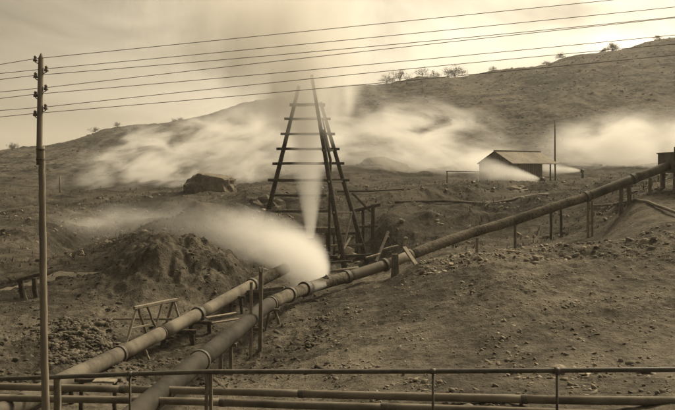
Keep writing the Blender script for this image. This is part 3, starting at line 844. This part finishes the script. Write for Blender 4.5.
# timber staging right of the derrick
gb = on_ground(365, 53.5)
gr = thing('timber_staging', 'dark post-and-beam staging at the right foot of the derrick', 'staging', gb)
for (px, pt, Y, w) in ((327, 232, 53.5, .16), (334, 232, 53.2, .14), (357, 222, 53.6, .2), (363, 210, 54.5, .2), (373, 204, 54.5, .24)):
    t = P(px, pt, Y); g = gz(t[0], t[1]) - .1
    MB().timber((t[0], t[1], g), t, w, w, 4, .02).build('post', 'wood_dark', gr, False, gb)
for (a, b_, w) in ((P(352, 211, 54.3), P(380, 204.5, 54.5), .22), (P(355, 227, 54.0), P(378, 226, 54.6), .16), (P(325, 234, 53.3), P(360, 233, 53.6), .16), (P(318, 257, 52.8), P(384, 258, 53.2), .22)):
    MB().timber(a, b_, w, w, 4, .02).build('beam', 'wood_dark', gr, False, gb)
MB().timber(P(352, 193, 54), P(371, 212, 54.3), .1, .14, 4).build('brace', 'wood_dark', gr, False, gb)
for (px, py, Y, s, lab) in ((346, 240, 53.5, .5, 'pale broken block lying under the staging'), (352, 249, 53, .35, 'small pale rock at the foot of the staging')):
    p, f = rock_shape(ICO2, int(px), .2); me = bpy.data.meshes.new('stone'); me.from_pydata([tuple(x * np.array((s * 1.2, s, s * .9))) for x in p], [], f); me.materials.append(M['pale_stone'])
    o = bpy.data.objects.new('stone', me); COL.objects.link(o); q = P(px, py, Y); q[2] = gz(q[0], q[1]) + s * .4; o.location = tuple(q); tag(o, lab, 'stone')

for (a, b_, w, t_, mt, lab) in (
    ((283, 250, 50.0), (330, 253, 49.4), .26, .12, 'wood_dark', 'long dark beam lying in front of the well head'),
    ((318, 263, 47.6), (352, 261, 47.0), .2, .1, 'wood_dark', 'dark board lying behind the thin feed pipe'),
    ((330, 246, 51.6), (362, 244.5, 52.4), .18, .14, 'wood', 'grey beam across the foot of the staging'),
    ((338, 258, 48.8), (350, 238, 50.8), .12, .12, 'wood', 'short prop leaning in the derrick foot'),
    ((376, 262, 49.0), (388, 232, 52.0), .16, .16, 'wood_dark', 'dark prop leaning on the right end of the staging'),
    ((382, 250, 50.5), (398, 246, 51), .2, .14, 'wood', 'stub beam right of the staging'),
    ((366, 258, 44), (380, 254, 44.5), .14, .1, 'wood_pale', 'pale offcut lying behind the pipe near the derrick'),
    ((484, 207, 58.5), (491, 202, 60), .12, .12, 'wood_dark', 'short dark stick on the terrace below the shed')):
    plank(lab, P(*a), P(*b_), w, t_, mt)

# ------------------------------------------------------------------ shed
C2 = P(512, 184, 84.0); 
gdir = np.array((-3.05, 3.96, 0)); gdir /= np.linalg.norm(gdir); ldir = np.array((gdir[1], -gdir[0], 0))
Wd, Ln, He, Hr = 4.6, 5.0, 2.25, 3.5
C2[2] = (HZ - 184.5) / F * 84
sd = thing('shed', 'timber shed with pale pitched roof and open porch on the ridge', 'shed', C2)
def sp(g, l, z): return C2 + gdir * g + ldir * l + np.array((0, 0, z))
LnT = 7.3
mb = MB()
# gable wall with a slot opening, built in four pieces
mb.poly(sp(0,0,-1), sp(0,0,He), sp(2.15,0,He), sp(2.15,0,-1)); mb.poly(sp(2.55,0,-1), sp(2.55,0,He), sp(Wd,0,He), sp(Wd,0,-1))
mb.poly(sp(2.15,0,1.55), sp(2.15,0,He), sp(2.55,0,He), sp(2.55,0,1.55)); mb.poly(sp(2.15,0,-1), sp(2.15,0,.8), sp(2.55,0,.8), sp(2.55,0,-1))
mb.poly(sp(0,0,He), sp(Wd/2,0,Hr), sp(Wd,0,He))
mb.build('gable_wall', 'planks', sd, False, C2)
MB().poly(sp(0,0,-1), sp(0,Ln,-1), sp(0,Ln,He), sp(0,0,He)).build('front_wall', 'planks', sd, False, C2)
MB().poly(sp(Wd,0,-1), sp(Wd,0,He), sp(Wd,Ln,He), sp(Wd,Ln,-1)).build('rear_wall', 'planks', sd, False, C2)
MB().poly(sp(0,Ln,-1), sp(Wd,Ln,-1), sp(Wd,Ln,He), sp(Wd/2,Ln,Hr), sp(0,Ln,He)).build('end_wall', 'planks', sd, False, C2)
win = MB()
for (g0, g1, z0, z1) in ((2.1, 2.17, .75, 1.6), (2.53, 2.6, .75, 1.6), (2.1, 2.6, 1.53, 1.6), (2.1, 2.6, .75, .82)):
    win.timber(sp((g0+g1)/2 if g1-g0 < .1 else g0, -.02, z0 if g1-g0 < .1 else (z0+z1)/2), sp((g0+g1)/2 if g1-g0 < .1 else g1, -.02, z1 if g1-g0 < .1 else (z0+z1)/2), .08, .06, 1, 0)
wo = win.build('window', 'wood_pale', sd, False, C2)
MB().poly(sp(2.15,.06,.8), sp(2.55,.06,.8), sp(2.55,.06,1.55), sp(2.15,.06,1.55)).build('pane', 'wood_pale', wo, False, C2)
# battens on the two visible walls
for k in range(14):
    l = .2 + k * (Ln - .4) / 13
    MB().timber(sp(-.03, l, -.9), sp(-.03, l, He - .05), .05, .07, 1, 0).build('batten', 'planks', sd, False, C2)
for k in range(12):
    g = .15 + k * (Wd - .3) / 11
    if 2.0 < g < 2.7: continue
    zt = He + (Hr - He) * (1 - abs(g - Wd/2) / (Wd/2)) - .1
    MB().timber(sp(g, -.03, -.9), sp(g, -.03, zt), .07, .05, 1, 0).build('batten', 'planks', sd, False, C2)
for side in (0, 1):
    for k in range(7):
        l0 = -.15 + k * (LnT + .4) / 7; l1 = -.15 + (k + 1) * (LnT + .4) / 7 + .03
        dz = random.uniform(0, .012)
        e, rg = (-.2, Wd/2 + .02) if side == 0 else (Wd + .2, Wd/2 - .02)
        sl = (Hr - He) / (Wd / 2)
        ze = He - sl * .2 + .08 + dz; zr = Hr + .08 + dz
        m_ = MB(); t_ = np.array((0, 0, .06))
        q = [sp(e, l0, ze), sp(e, l1, ze), sp(rg, l1, zr), sp(rg, l0, zr)]
        b0 = len(m_.v); m_.v += [tuple(x) for x in q] + [tuple(x - t_) for x in q]
        m_.f += [(0,1,2,3), (7,6,5,4), (0,4,5,1), (1,5,6,2), (2,6,7,3), (3,7,4,0)]
        m_.build('roof_sheet', 'roof', sd, False, C2)
MB().timber(sp(Wd/2, -.18, Hr + .12), sp(Wd/2, LnT + .28, Hr + .12), .22, .1, 2, .005).build('ridge_cap', 'roof', sd, False, C2)
for (g, l) in ((.05, LnT), (.05, (Ln + LnT) / 2 + .3), (Wd - .05, LnT)):
    q = sp(g, l, 0); MB().timber((q[0], q[1], gz(q[0], q[1]) - .3), sp(g, l, He), .14, .14, 2).build('porch_post', 'wood_dark', sd, False, C2)
MB().timber(sp(.05, Ln, He - .02), sp(.05, LnT + .1, He - .02), .12, .14, 2).build('porch_beam', 'wood_dark', sd, False, C2)
MB().timber(sp(.05, Ln, .75), sp(.05, LnT, .75), .08, .1, 2).build('porch_rail', 'wood_dark', sd, False, C2)

# nozzle for the shed jet
sn = P(541.5, 179.5, 81.5)
so = thing('blow_off_pipe', 'dark stub pipe in front of the shed blowing steam leftward', 'pipe', (sn[0], sn[1], gz(sn[0], sn[1])))
MB().ring_tube([(sn[0] + .15, sn[1], gz(sn[0], sn[1]) - .2), (sn[0] + .15, sn[1], sn[2])], .16, 12).build('riser', 'collar', so, True, so.location)
MB().ring_tube([sn + np.array((.28, 0, 0)), sn + np.array((-.12, 0, .02))], [.24, .26], 14).build('nozzle', 'collar', so, True, so.location)
sn2 = P(581.5, 171, 93)
so2 = thing('blow_off_pipe', 'distant stub pipe blowing steam right of the shed', 'pipe', (sn2[0], sn2[1], gz(sn2[0], sn2[1])))
MB().ring_tube([(sn2[0] + .15, sn2[1], gz(sn2[0], sn2[1]) - .2), (sn2[0] + .15, sn2[1], sn2[2])], .14, 12).build('riser', 'collar', so2, True, so2.location)
MB().ring_tube([sn2 + np.array((.25, 0, 0)), sn2 + np.array((-.1, 0, .02))], [.2, .22], 14).build('nozzle', 'collar', so2, True, so2.location)
# bracket post left of the shed
bb = on_ground(447, 86)
bp_ = thing('gantry_post', 'thin post with a long level arm left of the shed', 'post', bb)
MB().timber(bb - np.array((0, 0, .2)), P(447, 171, 86), .1, .1, 2).build('post', 'wood_dark', bp_, False, bb)
MB().ring_tube([P(446, 171.3, 86), P(486, 171.6, 86.5)], .05, 8).build('arm', 'collar', bp_, True, bb)
# distant poles
for (px, pt, Y, lab, mat, w) in ((423, 84, 240, 'distant pale pole on the hillside right of the derrick', 'wood_pale', .2), (555, 120, 110, 'thin dark pole rising behind the shed roof', 'wood', .14), (60, 176, 96, 'small distant pole on the left slope', 'wood_pale', .13)):
    t = P(px, pt, Y); g = gz(t[0], t[1]) - .3
    if t[2] - g < 1: continue
    tag(MB().ring_tube([(t[0], t[1], g), (t[0], t[1], (t[2] + g) / 2), tuple(t)], [w, w * .85, w * .6], 8).build('distant_pole', mat, None, True), lab, 'pole')

# tank at the right edge
tb = P(668.5, 172, 45.2)
g = gz(tb[0] + .8, tb[1] + .4)
tk = thing('collecting_tank', 'dark iron box tank at the right edge where the long pipe ends', 'tank', (tb[0] + .8, tb[1] + .4, g))
to = np.array(tk.location)
z0, z1 = P(0, 173, 45.2)[2], P(0, 153.5, 45.2)[2]
MB().box((tb[0], tb[1] - .7, z0), (tb[0] + 2.2, tb[1] + 1.5, z1)).build('tank_body', 'tank', tk, False, to)
MB().box((tb[0] - .06, tb[1] - .76, z1), (tb[0] + 2.26, tb[1] + 1.56, z1 + .07)).build('rim', 'collar', tk, False, to)
MB().timber((tb[0] + .02, tb[1] - .8, z0 - .2), (tb[0] + .02, tb[1] - .8, z1 + .35), .08, .08, 2).build('corner_post', 'wood_dark', tk, False, to)
for (dx, dy) in ((.2, -.5), (2.0, -.5), (.2, 1.3), (2.0, 1.3)):
    MB().timber((tb[0] + dx, tb[1] + dy, gz(tb[0] + dx, tb[1] + dy) - .2), (tb[0] + dx, tb[1] + dy, z0 + .01), .25, .25, 2).build('leg', 'wood', tk, False, to)

# ------------------------------------------------------------------ trees on the skyline
def tree(px, Y, h_px, w_px, seed, label, dens=1.0):
    rs = random.Random(seed)
    b = on_ground(px, Y); H = h_px / F * Y; Wd_ = w_px / F * Y / 2
    r = thing('hillside_tree', label, 'tree', b, 'trees along the skyline')
    mb = MB(); tips = []
    mb.ring_tube([b - np.array((0, 0, .4)), b + np.array((rs.uniform(-.1, .1), 0, H * .25)), b + np.array((rs.uniform(-.2, .2), 0, H * .45))], [H * .035, H * .028, H * .02], 7)
    top = b + np.array((0, 0, H * .2))
    for k in range(int(11)):
        a = k * 2.4 + rs.uniform(-.4, .4); el = rs.uniform(.0, 1.4)
        L = H * rs.uniform(.4, .68)
        d = np.array((math.cos(a) * math.cos(el) * Wd_ / (H * .5), math.sin(a) * math.cos(el) * Wd_ / (H * .5), math.sin(el) * .95))
        e = top + d * L; m_ = top + d * L * .5 + np.array((0, 0, H * .04))
        mb.ring_tube([top + np.array((0, 0, rs.uniform(-.05, .1) * H)), m_, e], [H * .016, H * .01, H * .004], 5)
        tips += [e, m_ + (e - m_) * .5, m_]
        for _ in range(3):
            s = m_ + (e - m_) * rs.uniform(0, .8); e2 = s + np.array((rs.gauss(0, 1), rs.gauss(0, 1), rs.gauss(.4, .8))) * H * .14
            mb.ring_tube([s, e2], [H * .007, H * .003], 4, False); tips.append(e2)
    mb.build('trunk', 'twig', r, True, b)
    lf = MB()
    for t in tips:
        for _ in range(int(26 * dens)):
            c = t + np.array([rs.gauss(0, 1) for _ in range(3)]) * H * .085
            u = np.array([rs.gauss(0, 1) for _ in range(3)]); u /= np.linalg.norm(u)
            v = np.cross(u, np.array([rs.gauss(0, 1) for _ in range(3)])); v /= np.linalg.norm(v)
            s = H * rs.uniform(.010, .024)
            lf.poly(c - u * s - v * s * .6, c + u * s - v * s * .6, c + u * s * .6 + v * s, c - u * s * .6 + v * s)
    lf.build('crown', 'leaf', r, False, b)
for args in (
    (13, 259, 9, 13, 1, 'small dark flat-crowned tree alone on the far left skyline', 1.6),
    (95, 265, 8, 12, 2, 'faint bare bush on the skyline right of the pole', .6),
    (117, 267, 6, 7, 3, 'tiny bush on the left ridge next to the faint bare bush', .8),
    (174, 274, 6, 8, 13, 'left one of two tiny shrubs on the ridge above the left steam', .8),
    (181, 275, 7, 8, 14, 'right one of two tiny shrubs on the ridge above the left steam', .8),
    (387, 300, 11, 16, 4, 'leftmost round bush of the clump right of the derrick', 1.0),
    (400, 300, 13, 22, 5, 'broad bare tree second from left in the skyline clump', .8),
    (422, 300, 12, 22, 6, 'faint bare tree in the middle of the skyline clump', .45),
    (434, 301, 11, 12, 7, 'thin bare tree just left of the dark skyline tree', .45),
    (455, 300, 15, 27, 8, 'dark broad tree at the right end of the skyline clump', 1.3),
    (493, 300, 6, 9, 9, 'low bush on the skyline right of the dark tree', 1.0),
    (546, 300, 6, 8, 15, 'low skyline bush beside the slender upright tree', 1.0),
    (560, 300, 9, 8, 10, 'slender upright tree on the right skyline', .8),
    (603, 300, 5, 6, 16, 'small round bush just left of the right skyline tree', 1.5),
    (612, 300, 11, 13, 11, 'compact dark tree on the right skyline', 1.6),
    (657, 300, 6, 9, 12, 'low tree where the skyline nears the right edge', 1.2)):
    tree(*args)

def tufts(name, n, px0, px1, Y0, Y1, hmin, hmax, label):
    items = scatter(n, px0, px1, Y0, Y1, hmin, hmax, clump, 3)
    V, Fc = [], []
    for (x, y, z, s) in items:
        for k in range(7):
            a = random.uniform(0, 6.28); l = random.uniform(.3, 1.0); r0 = random.uniform(0, .25) * s
            bx, by = x + math.cos(a) * r0, y + math.sin(a) * r0
            wx, wy = -math.sin(a) * s * .07, math.cos(a) * s * .07
            i0 = len(V)
            V += [(bx - wx, by - wy, z - s * .2), (bx + wx, by + wy, z - s * .2), (bx + math.cos(a) * s * .45 * l, by + math.sin(a) * s * .45 * l, z + s * l)]
            Fc.append((i0, i0 + 1, i0 + 2))
    me = bpy.data.meshes.new(name); me.from_pydata(V, [], Fc); me.materials.append(M['grass']); me.update()
    o = bpy.data.objects.new(name, me); COL.objects.link(o)
    tag(o, label, kind='stuff')
M['grass'] = surf('dry_grass', 0.06, 0.17, 0.5, 0.95, 0)
tufts('grass_tufts', 7000, -60, 760, 44, 100, .08, .38, 'dry grass tufts over the middle ground and terraces')
def scrub():
    V, Fc = [], []; n = 0
    f0 = np.array(ICO1[1]); shapes = [rock_shape(ICO1, 300 + i, .5)[0] for i in range(10)]
    xs, ys, ss = [], [], []
    while len(xs) < 3500:
        px = random.uniform(-80, 760); Y = random.uniform(120, 302)
        if float(perlin(np.array([px / 45.0]), np.array([Y / 24.0]))[0]) + random.uniform(-.3, .3) < .08: continue
        xs.append((px - CX) / F * Y); ys.append(Y); ss.append((.08 + .4 * random.random() ** 4) * (Y / 300) ** .4)
    z = ground_z(xs, ys)
    for i in range(len(xs)):
        V.append(shapes[i % 10] * ss[i] * np.array((1.2, 1.2, .8)) + np.array((xs[i], ys[i], z[i] + ss[i] * .2))); Fc.append(f0 + i * len(ICO1[0]))
    V = np.concatenate(V); Fc = np.concatenate(Fc)
    me = bpy.data.meshes.new('hillside_scrub'); me.from_pydata([tuple(v) for v in V], [], [tuple(f) for f in Fc]); me.materials.append(M['leaf']); me.update()
    o = bpy.data.objects.new('hillside_scrub', me); COL.objects.link(o)
    tag(o, 'low dark scrub dotted over the far hillsides', kind='stuff')
scrub()

# ------------------------------------------------------------------ steam
def steam_mat(name, build, aniso=0.25, color=(0.985, 0.97, 0.94)):
    m = bpy.data.materials.new(name); m.use_nodes = True
    nt = m.node_tree; nt.nodes.clear()
    out = nt.nodes.new('ShaderNodeOutputMaterial')
    pv = nt.nodes.new('ShaderNodeVolumePrincipled')
    pv.inputs['Color'].default_value = (*color, 1)
    pv.inputs['Anisotropy'].default_value = aniso
    tc = nt.nodes.new('ShaderNodeTexCoord')
    sep = nt.nodes.new('ShaderNodeSeparateXYZ')
    nt.links.new(tc.outputs['Object'], sep.inputs[0])
    x, y, z = (S(nt, sep.outputs[i]) for i in range(3))
    d = build(nt, tc.outputs['Object'], x, y, z)
    nt.links.new(d.s, pv.inputs['Density'])
    nt.links.new(pv.outputs[0], out.inputs['Volume'])
    return m
def mapped(nt, vec, scale, rot=(0, 0, 0), loc=(0, 0, 0)):
    mp = nt.nodes.new('ShaderNodeMapping'); mp.inputs['Scale'].default_value = scale
    mp.inputs['Rotation'].default_value = rot; mp.inputs['Location'].default_value = loc
    nt.links.new(vec, mp.inputs[0]); return mp.outputs[0]

def domain(name, mb, mat, loc, label, rot=None):
    import bmesh
    me = bpy.data.meshes.new(name); me.from_pydata(mb.v, [], mb.f); me.materials.append(mat)
    bm = bmesh.new(); bm.from_mesh(me); bmesh.ops.recalc_face_normals(bm, faces=bm.faces); bm.to_mesh(me); bm.free(); me.update()
    o = bpy.data.objects.new(name, me); COL.objects.link(o); o.location = tuple(loc)
    if rot is not None: o.rotation_euler = rot
    return tag(o, label, kind='stuff')

# 1. column over the well
def col_d(nt, vec, x, y, z):
    h = z.max(0.0)
    w = h * 0.2 + 0.26 + h.step(5.0, 12.0) * 3.2
    cx_ = h * h * -0.006
    xs = x - cx_
    xs = xs.max(0.0) + xs.min(0.0) * (h.step(6, 14, 1.0, .6))
    n = noise_node(nt, mapped(nt, vec, (1, 1, .45)), .55, 3, .6)
    n2 = (n - 0.5) * h.step(1.5, 9.0, .2, 2.0)
    r = ((xs * xs + y * y) ** 0.5) / w + n2 * 1.1
    soft = h.step(2, 9, 0.62, 0.12)
    fall = (S(nt, r.s) - soft) / (S(nt, soft.s) * -1 + 1.06)
    fall = fall.max(0.0).min(1.0)
    fall = (fall * -1 + 1.0) ** 1.6
    return fall * (w ** -0.75) * h.step(4.5, 8.5, 1.1, 2.3) * h.step(15.5, 19.5, 1, 0)
mb = MB().ring_tube([(0,0,-.02), (0,0,2), (-.2,0,7), (-1.2,0,10.5), (-2.2,0,15), (-3.2,0,19.6)], [.35, 1.0, 4.4, 8.6, 11.0, 12.0], 20)
domain('steam_column', mb, steam_mat('steam_column', col_d), WN, 'tall white steam column shooting up through the derrick')

# 2. near jet from the long pipe, curling left over the mound
J0, J1 = NOZ + np.array((-.05, 0, 0)), P(118, 222, 48.5)
ax = J1 - J0; JL = float(np.linalg.norm(ax))
yaw = math.atan2(ax[1], ax[0]); pit = math.asin(ax[2] / JL)
def jet_d(nt, vec, x, y, z):
    t = (x / JL).max(0.0).min(1.0)
    hump = t * (t * -1 + 1.0) * 4.0
    yy = y + hump * 1.9       # local +y points towards the camera here
    zz = z - hump * 0.7
    w = (t * 7.5).min(1.0) ** 0.5 * 1.3 + t * 0.3 + 0.05
    n = noise_node(nt, mapped(nt, vec, (.5, 1, 1)), .8, 3, .55)
    n4 = noise_node(nt, mapped(nt, vec, (.35, 1, 1)), 1.9, 3, .6)
    r = ((yy * yy * 0.8 + zz * zz) ** 0.5) / w + (n - .5) * t.step(.02, .6, .15, 1.3) + (n4 - .5) * t.step(.0, .3, .1, .5)
    soft = t.step(0.03, 0.4, .6, .05)
    fall = ((S(nt, r.s) - soft) / (S(nt, soft.s) * -1 + 1.04)).max(0.0).min(1.0)
    fall = (fall * -1 + 1.0) ** 1.3
    prof = t.step(0.03, 0.75, 1.0, 0.42) * t.step(.55, 1.0, 1, 0)
    return fall * prof
mb = MB()
rp, rr = [], []
for k in range(15):
    t = k / 14; hump = 4 * t * (1 - t)
    rp.append((t * JL, -hump * 1.9, hump * .7)); rr.append((min(7.5 * t, 1) ** .5 * 1.3 + t * .3 + .05) * 1.3 + .04 + .6 * t)
mb.ring_tube(rp, rr, 16)
domain('steam_jet', mb, steam_mat('steam_jet_near', jet_d), J0, 'dense white steam jet from the long pipe curling left over the mound', (0, -pit, yaw))

# 3. banks of drifting steam
def bank(label, px, py, Y, hx, hz, hy, dens, seed, tilt=0.5, ns=0.16, cut=(.40, .72), stretch=(1, 1, 2.2), edge=.35, roll=0.0):
    sx, sz = hx / F * Y, hz / F * Y
    def d(nt, vec, x, y, z):
        a, b, c = x / sx, y / hy, z / sz
        r = (a * a + b * b + c * c) ** .5
        n = noise_node(nt, mapped(nt, vec, stretch, (0, tilt, 0), (seed * 3.7, seed, 0)), ns, 4, .58, .6)
        nb = noise_node(nt, mapped(nt, vec, (1, 1, 1.5), (0, tilt, 0), (seed * 1.9, 4, seed)), ns * .42, 2, .5)
        m_ = n.step(*cut) * nb.step(.36, .6, .12, 1.25)
        f = r.step(edge, 1.0, 1, 0)
        return f * m_ * dens
    v, f = ICO3
    mb = MB(); mb.v = [tuple(q * np.array((sx, hy, sz)) * 1.03) for q in v]; mb.f = list(f)
    domain('steam_bank', mb, steam_mat('steam_bank', d), P(px, py, Y), label, (0, roll, 0))
bank('wispy steam drifting over the slope behind the rock outcrop', 180, 168, 104, 140, 66, 11, .5, 1, .75, .22, (.42, .70), (1, 1, 2.6), .3, -.22)
bank('thin mist lying behind the mound on the left', 130, 232, 64, 110, 34, 5, .2, 2, .3, .25, (.3, .7))
bank('bright steam bank spreading right of the derrick', 420, 152, 118, 150, 62, 12, .46, 3, -.3, .16, (.38, .68), (1, 1, 2.4), .2, .16)
bank('steam bank rolling along the slope right of the shed', 640, 150, 124, 140, 48, 12, .40, 4, .1, .14, (.30, .62), (1, 1, 2.0), .2, -.08)
bank('steam spreading round the derrick in the background', 280, 145, 108, 85, 76, 9, .26, 5, .5, .18, (.36, .7))

# 4. jets at the shed
def side_jet(label, p, L, r1, dens, up, name='steam_jet', dy=0.0):
    def d(nt, vec, x, y, z):
        t = (x * -1 / L).max(0.0).min(1.0)
        zz = z - t * up * L
        yy = y - t * dy * L
        w = t ** .75 * r1 + .16
        n = noise_node(nt, mapped(nt, vec, (.4, 1, 1)), .8, 2, .5)
        n2 = noise_node(nt, mapped(nt, vec, (.5, 1, 1)), 2.2, 3, .6)
        r = ((yy * yy + zz * zz) ** .5) / w + (n - .5) * t * 1.3 + (n2 - .5) * .5
        fall = (r.step(.2, 1.0, 1, 0))
        return fall * dens * (t.step(.5, 1.0, 1, 0)) * (t.step(0, .5, 2.2, .8))
    mb = MB(); mb.ring_tube([(.02, 0, 0), (-L * .25, dy * L * .25, up * L * .25), (-L * .6, dy * L * .6, up * L * .6), (-L, dy * L, up * L)], [.3, (.25 ** .75) * r1 * 1.2 + .3, (.6 ** .75) * r1 * 1.2 + .3, r1 * 1.25 + .3], 16)
    domain(name, mb, steam_mat(name, d), p, label)
side_jet('white steam jet blowing left across the front of the shed', sn + np.array((-.15, 0, .02)), 7.8, 2.0, .85, .18)
side_jet('small low steam jet under the big jet at the shed', sn + np.array((-.15, -.25, -.28)), 4.2, .55, .9, -.02)
side_jet('narrow distant steam jet seen through the shed porch', sn2 + np.array((-.12, 0, .02)), 5.0, .9, 1.2, .06)
# wisps at the long pipe joint
side_jet('small wisp of steam leaking under the lagged bend', P(326, 284, 34.6), 2.0, .42, .9, -.2)

# ------------------------------------------------------------------ air
def haze():
    m = bpy.data.materials.new('haze'); m.use_nodes = True
    nt = m.node_tree; nt.nodes.clear()
    out = nt.nodes.new('ShaderNodeOutputMaterial'); pv = nt.nodes.new('ShaderNodeVolumePrincipled')
    pv.inputs['Color'].default_value = (1.0, 0.97, 0.9, 1); pv.inputs['Density'].default_value = 0.00035
    pv.inputs['Anisotropy'].default_value = 0.3
    nt.links.new(pv.outputs[0], out.inputs['Volume'])
    M['haze'] = m
    o = MB().box((-3400, -30, -60), (3400, 3200, 140)).build('haze', 'haze')
    tag(o, 'thin pale haze over the whole valley', kind='stuff')
haze()
